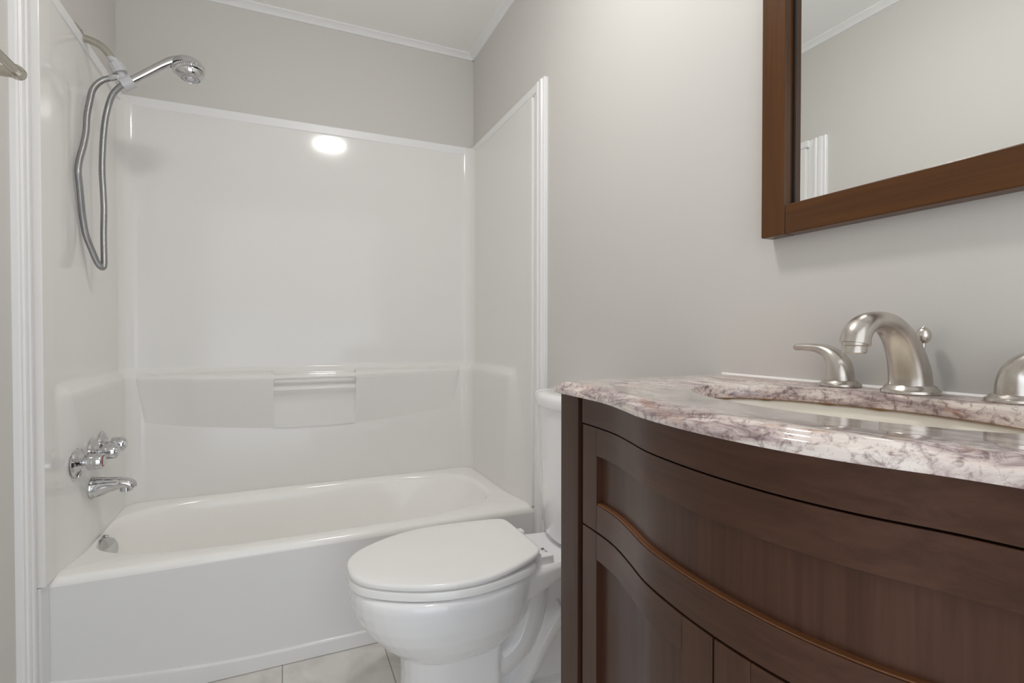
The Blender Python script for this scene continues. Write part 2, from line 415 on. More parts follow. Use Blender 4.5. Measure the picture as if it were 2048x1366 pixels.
def sup_ring(x0, x1, y0, y1, z, n):
    cx, cy, a, b = (x0+x1)/2, (y0+y1)/2, (x1-x0)/2, (y1-y0)/2; out = []
    base = [math.atan2(sy*b, sx*a) for sx, sy in ((1, 1), (-1, 1), (-1, -1), (1, -1))]
    for k in range(NT):
        q, r = divmod(k, NT//4); a0 = base[q]; a1 = base[(q+1) % 4]
        if a1 < a0: a1 += 2*PI
        th = a0+(a1-a0)*r/(NT//4); c, s = math.cos(th), math.sin(th)
        ra = (abs(c/a)**n+abs(s/b)**n)**(-1/n); out.append(V((cx+c*ra, cy+s*ra, z)))
    return out
X0, X1, Y1 = XL+.002, XR-.002, YB-.002
rings = [rect_ring(X0, X1, YFT+.03, Y1, ZT-.06), rect_ring(X0, X1, YFT+.012, Y1, ZT-.05), rect_ring(X0, X1, YFT+.0015, Y1, ZT-.022), rect_ring(X0, X1, YFT+.0035, Y1, ZT-.010),
         rect_ring(X0, X1, YFT+.009, Y1, ZT-.003), rect_ring(X0, X1, YFT+.017, Y1, ZT)]
BX0, BX1, BY0, BY1 = -.524, .742, 1.685, 2.247
for d, dz, n in ((0, 0, 3.3), (.004, -.001, 3.3), (.010, -.005, 3.3), (.015, -.013, 3.3), (.019, -.028, 3.3)):
    rings.append(sup_ring(BX0+d*.6, BX1-d*1.4, BY0+d, BY1-d, ZT+dz, n))
for t in (.2, .4, .6, .8, .93, 1.0):
    z = lerp(ZT-.028, .055, t); e = .0 if t < .93 else (.03 if t < 1 else .08)
    rings.append(sup_ring(lerp(BX0+.012, BX0+.05, t)+e, lerp(BX1-.027, BX1-.27, t)-e, lerp(BY0+.019, BY0+.055, t)+e, lerp(BY1-.019, BY1-.055, t)-e, z+(.02 if t == .93 else 0)*0, 3.3))
mb = MB().loft(rings, cap0=False, cap1=True)
obj('basin', mb, M['tub'], tub, smooth=60)
# apron: the upright front skin with a slightly proud curved skirt along the floor
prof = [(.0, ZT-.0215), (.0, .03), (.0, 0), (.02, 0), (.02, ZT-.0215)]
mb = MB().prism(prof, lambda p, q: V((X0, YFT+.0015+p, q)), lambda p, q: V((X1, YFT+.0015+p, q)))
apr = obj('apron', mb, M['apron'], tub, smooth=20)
obj('end_filler', MB().box(XL+.001, XL+.014, CY0-.05+.0885, YFT+.001, 0, ZT), M['apron'], apr, smooth=30, bevel=.004)
rows = []
for i in range(41):
    x = lerp(X0, X1, i/40); zt = .0445 + .032*max(0, (-.0-x)/.44)**2 + .01*max(0, (x-.1)/.7)**2
    rows.append([V((x, YFT+.003, zt+.003)), V((x, YFT-.001, zt+.002)), V((x, YFT-.0035, zt-.001)), V((x, YFT-.004, zt-.006)), V((x, YFT-.003, .002)), V((x, YFT+.003, .002))])
mb = MB().loft(rows)
obj('skirt', mb, M['apron'], apr, smooth=50)
# overflow plate on the drain-end wall
op = V((-.497, 1.905, .318)); nx = V((.86, -.46, .20)).normalized()
pl = obj('overflow_plate', MB().lathe([(.0, -.012), (.034, -.012), (.034, -.002), (.0345, .004), (.033, .007), (.029, .0085), (.0, .0095)], op, nx, 36), M['chrome'], tub, smooth=35)
for dy, dz in ((-.012, -.014), (.016, .004)):
    obj('screw', MB().lathe([(.0045, .006), (.0045, .0115), (.003, .0125), (0, .0126)], op+V((.0, dy, dz)), nx, 14), M['black'], pl, smooth=35)
obj('drain', MB().lathe([(.035, -.006), (.035, .002), (.030, .004), (.012, .003), (.0, .003)], (-.36, 1.965, .056), (0, 0, 1), 32), M['chrome'], tub, smooth=40)
obj('weep_button', MB().lathe([(.0, -.01), (.006, -.01), (.006, .004), (.004, .006), (0, .006)], (-.509, 1.945, .344), nx, 16), M['chrome'], tub, smooth=40)

# ------------------------------------------------------------------ tub filler handles and spout
XS = XL+.034                    # face of the left panel below the ledge
def tub_handle(y, z, label, ringmat):
    XS = panel_x(y)+.0005
    t = thing('tub_valve_handle', label, 'tub handle', (XS, y, z), 'chrome valve handles over the tub spout')
    obj('escutcheon', MB().lathe([(.0, -.001), (.041, -.001), (.0415, .002), (.039, .007), (.030, .011), (.022, .015), (.018, .019), (.0155, .019), (0, .019)], (XS, y, z), (1, 0, 0), 36), M['chrome'], t, smooth=35)
    obj('stem', MB().lathe([(.011, .015), (.011, .030)], (XS, y, z), (1, 0, 0), 20), M['chrome'], t)
    rings_ = []
    n = 48
    for h, r, fl in ((.026, .0165, 0), (.0275, .0215, .3), (.030, .0230, 1), (.046, .0222, 1), (.0585, .0215, 1), (.0605, .0195, .6), (.061, .015, 0)):
        rings_.append([V((XS+h, y+math.cos(2*PI*k/n)*r*(1-.030*fl*(.5+.5*math.cos(8*2*PI*k/n))), z+math.sin(2*PI*k/n)*r*(1-.030*fl*(.5+.5*math.cos(8*2*PI*k/n))))) for k in range(n)])
    kn = obj('knob', MB().loft(rings_), M['chrome'], t, smooth=40)
    obj('cap', MB().lathe([(.0135, .0600), (.0135, .0625), (.0125, .0635), (0, .0637)], (XS, y, z), (1, 0, 0), 28), M['chrome'], kn)
    if ringmat: obj('indicator_ring', MB().lathe([(.0155, .0590), (.0162, .0606), (.0150, .0622), (.0134, .0622), (.0134, .0590)], (XS, y, z), (1, 0, 0), 32), ringmat, kn)
    return t
tub_handle(1.757, .617, 'chrome tub valve handle with red ring, nearest the white casing', M['ring'])
tub_handle(1.852, .624, 'middle chrome tub valve handle, directly above the spout', None)
tub_handle(1.944, .628, 'chrome tub valve handle nearest the back wall of the tub', None)
XS = panel_x(1.85)+.0005
sp = thing('tub_spout', 'chrome tub filler spout low on the left surround wall', 'tub spout', (XS, 1.85, .52))
ctr = cat([(XS, 1.85, .522), (-.500, 1.85, .5235), (-.470, 1.85, .527), (-.440, 1.85, .528), (-.4235, 1.85, .523), (-.4185, 1.85, .512)], 6)
rz = cat1([.0305, .0285, .0215, .0165, .0140, .0110], 6); ry = cat1([.0290, .0275, .0235, .0205, .0190, .0165], 6)
obj('body', MB().tube(ctr, ry, 32, r2=rz, side=(0, 1, 0)), M['chrome'], sp, smooth=60)
obj('collar', MB().lathe([(.0, -.001), (.0315, -.001), (.0315, .003), (.030, .006), (.0, .006)], (XS, 1.85, .522), (1, 0, 0), 32), M['chrome'], sp)
obj('outlet', MB().lathe([(.0155, 0), (.0155, -.020), (.0135, -.020), (.0135, -.006), (0, -.006)], (-.4345, 1.85, .5245), (0, 0, 1), 28), M['chrome'], sp)

# ------------------------------------------------------------------ shower arm, hose, hand shower
arm = thing('wall_shower_mount', 'curved metal shower arm with white swivel holder, high on left wall', 'shower arm', (XL, 1.88, 1.842))
ap = cat([(XL, 1.88, 1.838), (-.540, 1.88, 1.833), (-.520, 1.88, 1.829), (-.501, 1.88, 1.823), (-.485, 1.88, 1.812), (-.474, 1.88, 1.798), (-.464, 1.88, 1.783)], 6)
obj('pipe', MB().tube(ap, .0105, 24), M['satin'], arm, smooth=60)
obj('flange', MB().lathe([(.030, .0), (.030, .004), (.027, .010), (.018, .016), (.0125, .019), (.0125, .021), (0, .021)], (XL, 1.88, 1.842), (1, 0, 0), 36), M['satin'], arm, smooth=40)
d = V((.42, 0, -.9)).normalized(); p0 = V((-.466, 1.88, 1.789))
obj('coupling', MB().lathe([(.0125, 0), (.014, .001), (.014, .014), (.012, .016), (.012, .018)], p0, d, 30), M['plastic'], arm, smooth=35)
n = 60; rings_ = []
for h, r, fl in ((.016, .013, 0), (.018, .018, 1), (.026, .0195, 1), (.040, .0185, 1), (.042, .0200, 0), (.046, .0200, 0), (.0475, .015, 0)):
    u = V((0, 1, 0)); w_ = d.cross(u)
    rings_.append([p0+d*h+(u*math.cos(2*PI*k/n)+w_*math.sin(2*PI*k/n))*r*(1-.06*fl*(k % 5 in (0, 1))) for k in range(n)])
obj('swivel_nut', MB().loft(rings_), M['plastic'], arm, smooth=35)
obj('tee', MB().tube([p0+d*.045, p0+d*.062, p0+d*.078], [.011, .0125, .012], 24).tube([p0+d*.062, p0+d*.066+V((-.014, 0, -.005))], .0105, 20), M['plastic'], arm, smooth=50)
hd = V((.80, .0, .58)).normalized()        # the way the hand shower's handle points
cc = V((-.428, 1.88, 1.722))               # middle of the cradle
sd = V((0, 1, 0)); up_ = hd.cross(sd)*-1
poly = [(.018*math.cos(a), .018*math.sin(a)) for a in [PI*.15+i*PI*1.7/20 for i in range(21)]]
poly += [(.0125*math.cos(a), .0125*math.sin(a)) for a in [PI*.15+i*PI*1.7/20 for i in range(20, -1, -1)]]
fnc = lambda s: (lambda p, q: cc+hd*s+sd*p*1.05+hd.cross(sd)*q*1.05)
obj('cradle', MB().prism(poly, fnc(-.017), fnc(.015)), M['plastic'], arm, smooth=30, bevel=.001)
# hose: a braided loop from the tee down along the wall and up into the handle
hs = thing('shower_hose', 'grey braided metal shower hose hanging in a long loop', 'hose', (-.50, 1.88, 1.165))
h1 = [(-0.4580, 1.88, 1.733), (-0.4640, 1.88, 1.730), (-0.4830, 1.88, 1.722), (-0.4990, 1.875, 1.705), (-0.5100, 1.865, 1.677), (-0.5140, 1.855, 1.638), (-0.5160, 1.84, 1.593), (-0.5170, 1.835, 1.548), (-0.5210, 1.825, 1.502), (-0.5250, 1.81, 1.46), (-0.5260, 1.80, 1.424), (-0.5260, 1.81, 1.387), (-0.5270, 1.825, 1.342), (-0.5280, 1.84, 1.302), (-0.5240, 1.85, 1.255), (-0.5140, 1.87, 1.208), (-0.5070, 1.88, 1.181), (-0.5010, 1.885, 1.170), (-0.4965, 1.89, 1.1665),
      (-0.4935, 1.892, 1.174), (-0.4940, 1.895, 1.198), (-.496, 1.9, 1.266), (-.4945, 1.9, 1.341), (-.496, 1.9, 1.4), (-.498, 1.9, 1.46), (-.4955, 1.9, 1.534), (-.490, 1.9, 1.602), (-.482, 1.9, 1.648), (-0.4700, 1.893, 1.682), (-0.4550, 1.886, 1.702), (-0.4400, 1.88, 1.714)]
obj('braided_tube', MB().tube(cat(h1, 5), .0082, 14), M['hose'], hs, smooth=80)
d2 = (V(h1[2])-V(h1[0])).normalized()
obj('hose_nut', MB().lathe([(.0088, 0), (.0105, .001), (.0108, .010), (.0098, .012), (.0098, .026), (.0085, .028)], V((-.447, 1.88, 1.739)), V((-.036, 0, -.017)), 24), M['chrome'], hs, smooth=35)
# hand shower
hw = thing('hand_shower', 'chrome hand shower with round ribbed head resting in the white holder', 'hand shower', (-.43, 1.88, 1.72))
hp = cat([(-.442, 1.88, 1.712), (-.425, 1.88, 1.724), (-.400, 1.88, 1.744), (-.365, 1.88, 1.772), (-.335, 1.88, 1.795), (-.310, 1.88, 1.811), (-.288, 1.88, 1.818)], 6)
obj('handle', MB().tube(hp, cat1([.0095, .0115, .0125, .0135, .0155, .018, .020], 6), 28, r2=cat1([.0095, .0115, .0125, .0130, .0140, .0155, .013], 6), side=(0, 1, 0)), M['chrome'], hw, smooth=60)
hc = V((-.272, 1.88, 1.800)); ha = V((.16, -.08, -1)).normalized()
obj('head', MB().lathe([(0, -.028), (.016, -.0275), (.030, -.024), (.039, -.016), (.0425, -.007), (.0425, .0)], hc, ha, 44), M['chrome'], hw, smooth=50)
n = 132; rings_ = []; u = ha.orthogonal().normalized(); w_ = ha.cross(u)
for h, r, fl in ((.0, .041, 0), (.0005, .0445, 1), (.0075, .0445, 1), (.008, .0425, 0), (.009, .0425, 0), (.0095, .0440, 1), (.015, .0435, 1), (.016, .040, 0)):
    rings_.append([hc+ha*h+(u*math.cos(2*PI*k/n)+w_*math.sin(2*PI*k/n))*r*(1-.045*fl*(k % 3 == 0)) for k in range(n)])
obj('spray_ring', MB().loft(rings_), M['chrome'], hw, smooth=25)
obj('face', MB().lathe([(.0405, .015), (.0405, .019), (.036, .029), (.029, .035), (.0255, .0365), (.0245, .0345), (.012, .0345), (.011, .0365), (0, .037)], hc, ha, 44), M['chrome'], hw, smooth=30)
obj('nozzle_ring', MB().lathe([(.0235, .0335), (.0235, .0362), (.0135, .0362), (.0135, .0335)], hc, ha, 36), M['plastic'], hw, smooth=30)

# ------------------------------------------------------------------ towel bar on the left wall
tb = thing('towel_bar', 'brushed nickel towel bar on the left wall beside the white casing', 'towel bar', (XL, 1.06, 1.494))
obj('bar', MB().tube([(-.490, 1.355, 1.4945), (-.490, .76, 1.4945)], .0085, 24), M['satin'], tb, smooth=60)
for y, s in ((1.352, 1), (.763, -1)):
    po = obj('post', MB().tube(cat([(XL, y, 1.494), (-.545, y, 1.494), (-.525, y, 1.494), (-.505, y, 1.494), (-.486, y, 1.4945)], 4), cat1([.024, .018, .0115, .0105, .0125], 4), 28), M['satin'], tb, smooth=60)
    obj('finial', MB().lathe([(.0125, -.012), (.0135, -.006), (.0135, .004), (.011, .010), (.006, .0135), (0, .0142)], (-.490, y, 1.4945), (0, s, 0), 28), M['satin'], po, smooth=60)

# ------------------------------------------------------------------ toilet
TY = 1.276
wc = thing('toilet', 'white two-piece toilet with closed lid between bathtub and vanity', 'toilet', (.45, TY, 0))
# half outline of the lid (x, half width), tip first
LO = [(.134, 0), (.1345, .02), (.138, .042), (.149, .068), (.166, .091), (.19, .112), (.216, .130), (.25, .149), (.29, .166), (.335, .178), (.38, .1825), (.42, .181), (.46, .174), (.50, .163), (.535, .151), (.56, .141), (.577, .131), (.588, .120), (.594, .104), (.5955, .08), (.596, .04), (.596, .015)]
def lift(r):
    """the lid sweeps up a little toward its hinge"""
    return [V((p.x, p.y, p.z + .014*max(0, (p.x-.40)/.196)**1.6)) for p in r]
def egg(sc=1.0, x_off=0, inset=0.0, z=0, lst=LO):
    pts = []
    half = [(v.x, v.y) for v in cat([(a, b, 0) for a, b in lst], 3)]
    full = [(x, b) for x, b in half] + [(x, -b) for x, b in reversed(half[1:])]
    c = V((.39, 0)); out = []
    m = len(full)
    for i, (x, b) in enumerate(full):
        a_ = V(full[i-1]); b_ = V(full[(i+1) % m]); t = (b_-a_).normalized(); nrm = V((-t.y, t.x))
        if nrm.dot(V((x, b))-c) < 0: nrm = -nrm
        q = V((x, b)) - nrm*inset
        out.append(V((q.x+x_off, TY+q.y, z)))
    return out
def shrink(r, k): return [V((lerp(.40, p.x, k), lerp(TY, p.y, k), p.z)) for p in r]
rings = [egg(inset=.006, z=.3945), egg(inset=.001, z=.3955), egg(z=.399), egg(z=.4035), egg(inset=.0015, z=.4065), egg(inset=.005, z=.4088), egg(inset=.012, z=.4098), shrink(egg(inset=.012, z=.4104), .82), shrink(egg(inset=.012, z=.4110), .5), shrink(egg(inset=.012, z=.4112), .2)]
rings = [lift(r) for r in rings]
obj('lid', MB().loft(rings), M['seat'], wc, smooth=50)
SO = [(x+.0, b+.001) if b > 0 else (x, b) for x, b in LO[:15]] + [(.556, .142), (.570, .133), (.578, .115), (.580, .07), (.580, .02)]
rings = [egg(inset=.004, z=.371, lst=SO), egg(inset=-.001, z=.374, lst=SO), egg(inset=-.001, z=.386, lst=SO), egg(inset=.001, z=.391, lst=SO), egg(inset=.006, z=.3925, lst=SO)]
obj('seat', MB().loft(rings), M['seat'], wc, smooth=50)
for s in (1, -1):
    hg = obj('hinge', MB().box(.578, .640, TY+s*.090-.012, TY+s*.090+.012, .368, .392), M['seat'], wc, smooth=40, bevel=.003)
    obj('hinge_pin', MB().tube([(.592, TY+s*.070, .398), (.592, TY+s*.108, .398)], .0075, 16), M['seat'], hg, smooth=60)
    obj('bumper', MB().box(.155, .172, TY+s*.055-.010, TY+s*.055+.010, .390, .3955), M['plastic'], wc, smooth=0)
# bowl: one fused ceramic body (bowl, deck, pedestal, trapway, foot)
def oval(x0, x1, hw, z, n=2.3, N=48):
    cx, a = (x0+x1)/2, (x1-x0)/2; out = []
    for k in range(N):
        th = 2*PI*k/N; c, s = math.cos(th), math.sin(th); r = (abs(c/a)**n+abs(s/hw)**n)**(-1/n)
        out.append(V((cx+c*r, TY+s*r, z)))
    return out
mb = MB()
mb.loft([oval(.32, .46, .060, .178), oval(.250, .525, .112, .186), oval(.226, .553, .131, .202), oval(.200, .576, .150, .227), oval(.170, .594, .168, .262), oval(.150, .604, .179, .295), oval(.139, .610, .184, .325), oval(.136, .612, .186, .350), oval(.139, .611, .184, .364), oval(.148, .606, .178, .369)])
# deck under the tank, wedge-shaped in side view
def deck_ring(x, hw, z0, z1):
    return [V((x, TY-hw, z0+.012)), V((x, TY-hw+.012, z0)), V((x, TY+hw-.012, z0)), V((x, TY+hw, z0+.012)), V((x, TY+hw, z1-.010)), V((x, TY+hw-.010, z1)), V((x, TY-hw+.010, z1)), V((x, TY-hw, z1-.010))]
mb.loft([deck_ring(.50, .145, .290, .368), deck_ring(.58, .128, .300, .370), deck_ring(.65, .112, .318, .371), deck_ring(.72, .102, .330, .372), deck_ring(.795, .100, .335, .372)])
# pedestal column and foot
def rbox(x0, x1, hw, z, r=.03, rf=None):
    out = []; r_ = r
    for sx, sy, a0 in ((1, 1, 0), (-1, 1, 90), (-1, -1, 180), (1, -1, 270)):
        r = rf if (rf and sx < 0) else r_
        for i in range(7):
            a = math.radians(a0+15*i); out.append(V(((x1-r if sx > 0 else x0+r)+r*math.cos(a), TY+(hw-r)*sy+r*math.sin(a), z)))
    return out
mb.loft([rbox(x0_, x1_, h_, z_, .018, h_-.004) for x0_, x1_, h_, z_ in ((.254, .508, .105, 0), (.256, .506, .105, .012), (.260, .500, .100, .05), (.262, .494, .099, .13), (.258, .497, .102, .185), (.258, .499, .102, .23))])
mb.loft([rbox(.47, .76, .092, 0), rbox(.47, .76, .092, .018), rbox(.475, .755, .086, .026), rbox(.49, .745, .07, .032)])
# spine between the trapway bends
mb.loft([rbox(.49, .735, .040, .02), rbox(.49, .735, .040, .20), rbox(.52, .735, .040, .34)])
# trapway: rises behind the bowl, turns over and falls to the floor
tp = cat([(.430, TY, .105), (.500, TY, .112), (.555, TY, .145), (.588, TY, .200), (.603, TY, .262), (.605, TY, .320)], 6)
mb.tube(tp, cat1([.050, .052, .054, .056, .058, .06], 6), 20, r2=cat1([.085, .084, .082, .080, .078, .075], 6), side=(1, 0, .01))
tp = cat([(.560, TY, .028), (.598, TY, .085), (.640, TY, .160), (.680, TY, .205), (.718, TY, .195), (.738, TY, .140), (.742, TY, .060), (.742, TY, 0)], 6)
mb.tube(tp, cat1([.030, .034, .038, .040, .040, .038, .036, .036], 6), 20, r2=cat1([.072, .080, .085, .088, .088, .086, .084, .084], 6), side=(1, 0, .01))
obj('bowl', mb, M['china'], wc, smooth=180, mods=(('REMESH', dict(mode='VOXEL', voxel_size=.0036, use_smooth_shade=True)), ('SMOOTH', dict(factor=.5, iterations=9))))
# tank and its lid: bowed front, rounded corners
def tank_ring(xf, xb, hw, z, bow=.018, r=.045, e=0):
    pts = []
    xf += e; hw -= e
    m_ = 9
    for i in range(m_): # far rear -> far front corner
        a = math.radians(90+90*i/(m_-1)); pts.append((xf+bow+r+r*math.cos(a), hw-r+r*math.sin(a)))
    for i in range(1, 20):
        s = 1-2*i/20; pts.append((xf+bow*(s*s), (hw-r)*s))
    for i in range(m_):
        a = math.radians(180+90*i/(m_-1)); pts.append((xf+bow+r+r*math.cos(a), -hw+r+r*math.sin(a)))
    pts += [(xb, -hw), (xb, hw)]
    return [V((x, TY+y, z)) for x, y in pts]
XBK = XR-.012
tk = obj('tank', MB().loft([*[tank_ring(x_, XBK, h_, z_, bow=.036, r=.04, e=e_) for x_, h_, z_, e_ in ((.696, .150, .3755, .02), (.692, .156, .380, .006), (.689, .160, .392, 0), (.685, .168, .52, 0), (.682, .176, .66, 0), (.680, .180, .757, 0))]]), M['china'], wc, smooth=60)
obj('tank_lid', MB().loft([tank_ring(.671, XBK+.002, h_, z_, bow=.040, r=.042, e=e_) for h_, z_, e_ in ((.187, .757, .006), (.189, .7585, .002), (.189, .765, 0), (.189, .783, 0), (.189, .791, .003), (.189, .7955, .010), (.189, .798, .024), (.189, .7985, .04))]), M['china'], wc, smooth=60)
# small grey maker's mark on the deck
mk = MB().box(.646, .654, TY-.020, TY-.013, .3720, .3738)
pts = []
for i in range(40):
    t = i/39; pts.append((.651+.0026*math.sin(t*40)*(1-.4*t), TY-.028-.034*t, .3737))
mk.tube(pts, .00035, 5)
obj('maker_mark', mk, M['ink'], wc, smooth=0)

# ------------------------------------------------------------------ vanity
VC = .388                        # middle of the vanity along the wall
FY = [-.10, -.006, .05, .10, .15, .20, .25, .30, .35, .40, .45, .50, .55, .60, .65, .70, .75, .80]
FX = [.452, .452, .452, .452, .446, .432, .4105, .3965, .390, .3885, .3915, .3985, .413, .426, .4315, .433, .434, .434]
_fs = cat([(y, x, 0) for y, x in zip(FY, FX)], 12)
_fy = [p.x for p in _fs]; _fx = [p.y for p in _fs]
def F(y): return interp(y, _fy, _fx)
def bow(y0, y1, z0, z1, off, thick, n=None, rnd=0):
    """a slab that follows the bowed front: outer face stands `off` behind the front line"""
    n = n or max(2, int(abs(y1-y0)/.012)); rows_ = []
    for i in range(n+1):
        y = lerp(y0, y1, i/n); x = F(y)+off
        rows_.append([V((x, y, z0)), V((x, y, z1)), V((x+thick, y, z1)), V((x+thick, y, z0))])
    return MB().loft(rows_)
van = thing('vanity_cabinet', 'dark espresso wood bow-front vanity cabinet below the stone top', 'vanity cabinet', (.62, VC, 0))
YA, YZ = VC+.380, VC-.380        # far and near sides
BT = .8675                       # underside of the top
for s, y0, y1 in ((1, YA-.020, YA-.002), (-1, YZ+.002, YZ+.020)):
    obj('side_panel', MB().box(.480, XR-.004, y0, y1, .06, BT), M['wood_v'], van, smooth=0, bevel=.001)
for y0, y1 in ((YA-.055, YA), (YZ, YZ+.055)):
    mb = MB(); xf = F((y0+y1)/2)-.002
    mb.loft([[V((xf+.006, y0+.006, 0)), V((xf+.044, y0+.006, 0)), V((xf+.044, y1-.006, 0)), V((xf+.006, y1-.006, 0))], [V((xf, y0, .12)), V((xf+.05, y0, .12)), V((xf+.05, y1, .12)), V((xf, y1, .12))], [V((xf, y0, BT)), V((xf+.05, y0, BT)), V((xf+.05, y1, BT)), V((xf, y1, BT))]])
    obj('corner_post', mb, M['wood_v'], van, smooth=0, bevel=.0012)
IY0, IY1 = YZ+.070, YA-.070      # opening between the posts
obj('top_rail', bow(IY0+.0, IY1, .8275, BT, -.002, .016), M['wood_h'], van, smooth=30, bevel=.001)
obj('filler', bow(IY0-.016, IY1+.016, .065, BT, .016, .010), M['dark'], van, smooth=30)
obj('bottom_rail', bow(IY0, IY1, .060, .098, .000, .016), M['wood_h'], van, smooth=30, bevel=.001)
obj('back_panel', MB().box(XR-.012, XR-.005, YZ+.02, YA-.02, .06, BT), M['wood_v'], van, smooth=0)
obj('bottom_panel', MB().box(.485, XR-.012, YZ+.02, YA-.02, .062, .078), M['wood_v'], van, smooth=0)
G = .0005
SW = .041                        # stile width
# false drawer front across the full width
df = obj('drawer_front', bow(IY0+.004, IY1-.003, .6705, .8235, .0085, .0065), M['wood_v'], van, smooth=30)
z0, z1 = .6675, .8255
for y0, y1 in ((IY1-SW, IY1-.0005), (IY0+.0005, IY0+SW)):
    obj('stile', bow(y0, y1, z0, z1, -.001, .0155), M['wood_v'], df, smooth=30, bevel=.0008)
obj('rail', bow(IY0+SW+G, IY1-SW-G, .783, z1, -.001, .0155), M['wood_h'], df, smooth=30, bevel=.0008)
obj('rail', bow(IY0+SW+G, IY1-SW-G, z0, .709, -.001, .0155), M['wood_h'], df, smooth=30, bevel=.0012)
obj('lit_ledge_strip', bow(IY0+SW+G, IY1-SW-G, .709, .7108, .0004, .0088), M['lit_ledge_strip'], df, smooth=30, bevel=.0008)  # added strip, coloured as the top-lit ledge of the lower rail
# the pair of doors
for y0, y1 in ((VC-.0065+.0012, IY1-.0005), (IY0+.0005, VC-.0065-.0012)):
    dr = obj('door', bow(y0+.004, y1-.004, .104, .6615, .0085, .0065), M['wood_v'], van, smooth=30)
    z0, z1 = .100, .6650
    obj('stile', bow(y1-SW, y1, z0, z1, -.001, .0155), M['wood_v'], dr, smooth=30, bevel=.0008)
    obj('stile', bow(y0, y0+SW+.003, z0, z1, -.001, .0155), M['wood_v'], dr, smooth=30, bevel=.0008)
    obj('rail', bow(y0+SW+.003+G, y1-SW-G, .6245, z1, -.001, .0155), M['wood_h'], dr, smooth=30, bevel=.0008)
    obj('rail', bow(y0+SW+.003+G, y1-SW-G, z0, .140, -.001, .0155), M['wood_h'], dr, smooth=30, bevel=.0008)

# stone top with ogee edge and an oval cut-out
top = thing('vanity_countertop', 'veined pink-grey stone top with ogee edge on the dark vanity', 'countertop', (.62, VC, BT))
CT0, CT1 = VC-.397, VC+.397
ZTOP = .888
HC = V((.606, .390)); HA, HB = .126, .216       # oval hole: half sizes across and along
NF = 70
def outline(i, z):
    y0, y1 = CT0+i, CT1-i; pts = [V((XR-.001, y1, z)), V((lerp(XR, F(y1), .5), y1, z))]
    for k in range(NF+1):
        y = lerp(y1, y0, k/NF); x = F(y)-.0125+i
        # the far and near front corners are slightly eased
        e = min(abs(y-y1), abs(y-y0)); x += .010*max(0, 1-e/.010)**2
        pts.append(V((x, y, z)))
    pts += [V((lerp(XR, F(y0), .5), y0, z)), V((XR-.001, y0, z))]
    return pts
OG = [(.004, BT), (.0005, BT+.001), (0, BT+.003), (0, BT+.0095), (.0012, BT+.0115), (.0040, BT+.0130), (.0075, BT+.0145), (.0100, BT+.0170), (.0115, BT+.0192), (.0145, BT+.0203), (.020, ZTOP)]
NH = 72
def hole(z, g=0): return [V((HC.x+(HA+g)*math.cos(2*PI*k/NH), HC.y+(HB+g)*math.sin(2*PI*k/NH), z)) for k in range(NH)]
def stone_top():
    bm = bmesh.new()
    oc = [[bm.verts.new(p) for p in outline(i, z)] for i, z in OG]
    n_ = len(oc[0])
    for a, b in zip(oc, oc[1:]):
        for k in range(n_): bm.faces.new((a[k], a[(k+1) % n_], b[(k+1) % n_], b[k]))
    hc_ = [[bm.verts.new(p) for p in hole(z, g)] for z, g in ((BT, 0), (ZTOP-.002, 0), (ZTOP-.0006, .0006), (ZTOP, .002))]
    for a, b in zip(hc_, hc_[1:]):
        for k in range(NH): bm.faces.new((a[k], a[(k+1) % NH], b[(k+1) % NH], b[k]))
    for o_, h_ in ((oc[-1], hc_[-1]), (oc[0], hc_[0])):
        ed = []
        for lp in (o_, h_):
            for k in range(len(lp)):
                e = bm.edges.get((lp[k], lp[(k+1) % len(lp)])) or bm.edges.new((lp[k], lp[(k+1) % len(lp)]))
                ed.append(e)
        bmesh.ops.triangle_fill(bm, use_beauty=True, edges=ed)
    bmesh.ops.recalc_face_normals(bm, faces=bm.faces)
    m_ = MB(); bm.verts.index_update()
    m_.v = [v.co.copy() for v in bm.verts]; m_.f = [tuple(v.index for v in f.verts) for f in bm.faces]
    bm.free(); return m_
obj('slab', stone_top(), M['stone'], top, smooth=38)
pr_ = [(0, 0), (.003, 0), (.0022, .001), (.001, .0022), (0, .0026)]
obj('caulk_bead', MB().prism(pr_, lambda p, q: V((XR-p, CT1-.004, ZTOP+q)), lambda p, q: V((XR-p, CT0+.004, ZTOP+q))), M['caulk'], top, smooth=40)
# undermount basin
bs = thing('sink_basin', 'cream oval undermount sink basin set beneath the stone top', 'sink', (HC.x, HC.y, .74))
rings = []
for s, z in ((1.10, BT-.0005), (1.015, BT-.0008), (1.0, BT-.004), (.985, BT-.018), (.955, BT-.045), (.88, BT-.085), (.74, BT-.118), (.52, BT-.138), (.25, BT-.146), (.11, BT-.148)):
    rings.append([V((HC.x+(HA+.002)*s*math.cos(2*PI*k/NH), HC.y+(HB+.002)*s*math.sin(2*PI*k/NH), z)) for k in range(NH)])
outer = [[V((HC.x+(HA+.012)*s*math.cos(2*PI*k/NH), HC.y+(HB+.012)*s*math.sin(2*PI*k/NH), z)) for k in range(NH)] for s, z in ((.10, BT-.160), (.55, BT-.150), (.93, BT-.092), (1.0, BT-.02), (1.03, BT-.0005))]
obj('bowl', MB().loft(outer+rings, cap0=True, cap1=True), M['basin'], bs, smooth=60)
rr = random.Random(3); rg = []
for k in range(NH*2):
    a = 2*PI*k/(NH*2); ww = .0005+.0055*max(0, noise.noise(V((math.cos(a)*9, math.sin(a)*9, 1.7)))-.22); x, y = HC.x+(HA-.0004)*math.cos(a), HC.y+(HB-.0004)*math.sin(a)
    rg.append([V((x, y, BT+.0004)), V((x-.0016*math.cos(a), y-.0016*math.sin(a), BT-.0002)), V((x-.0010*math.cos(a), y-.0010*math.sin(a), BT-ww)), V((x+.002*math.cos(a), y+.002*math.sin(a), BT-ww))])
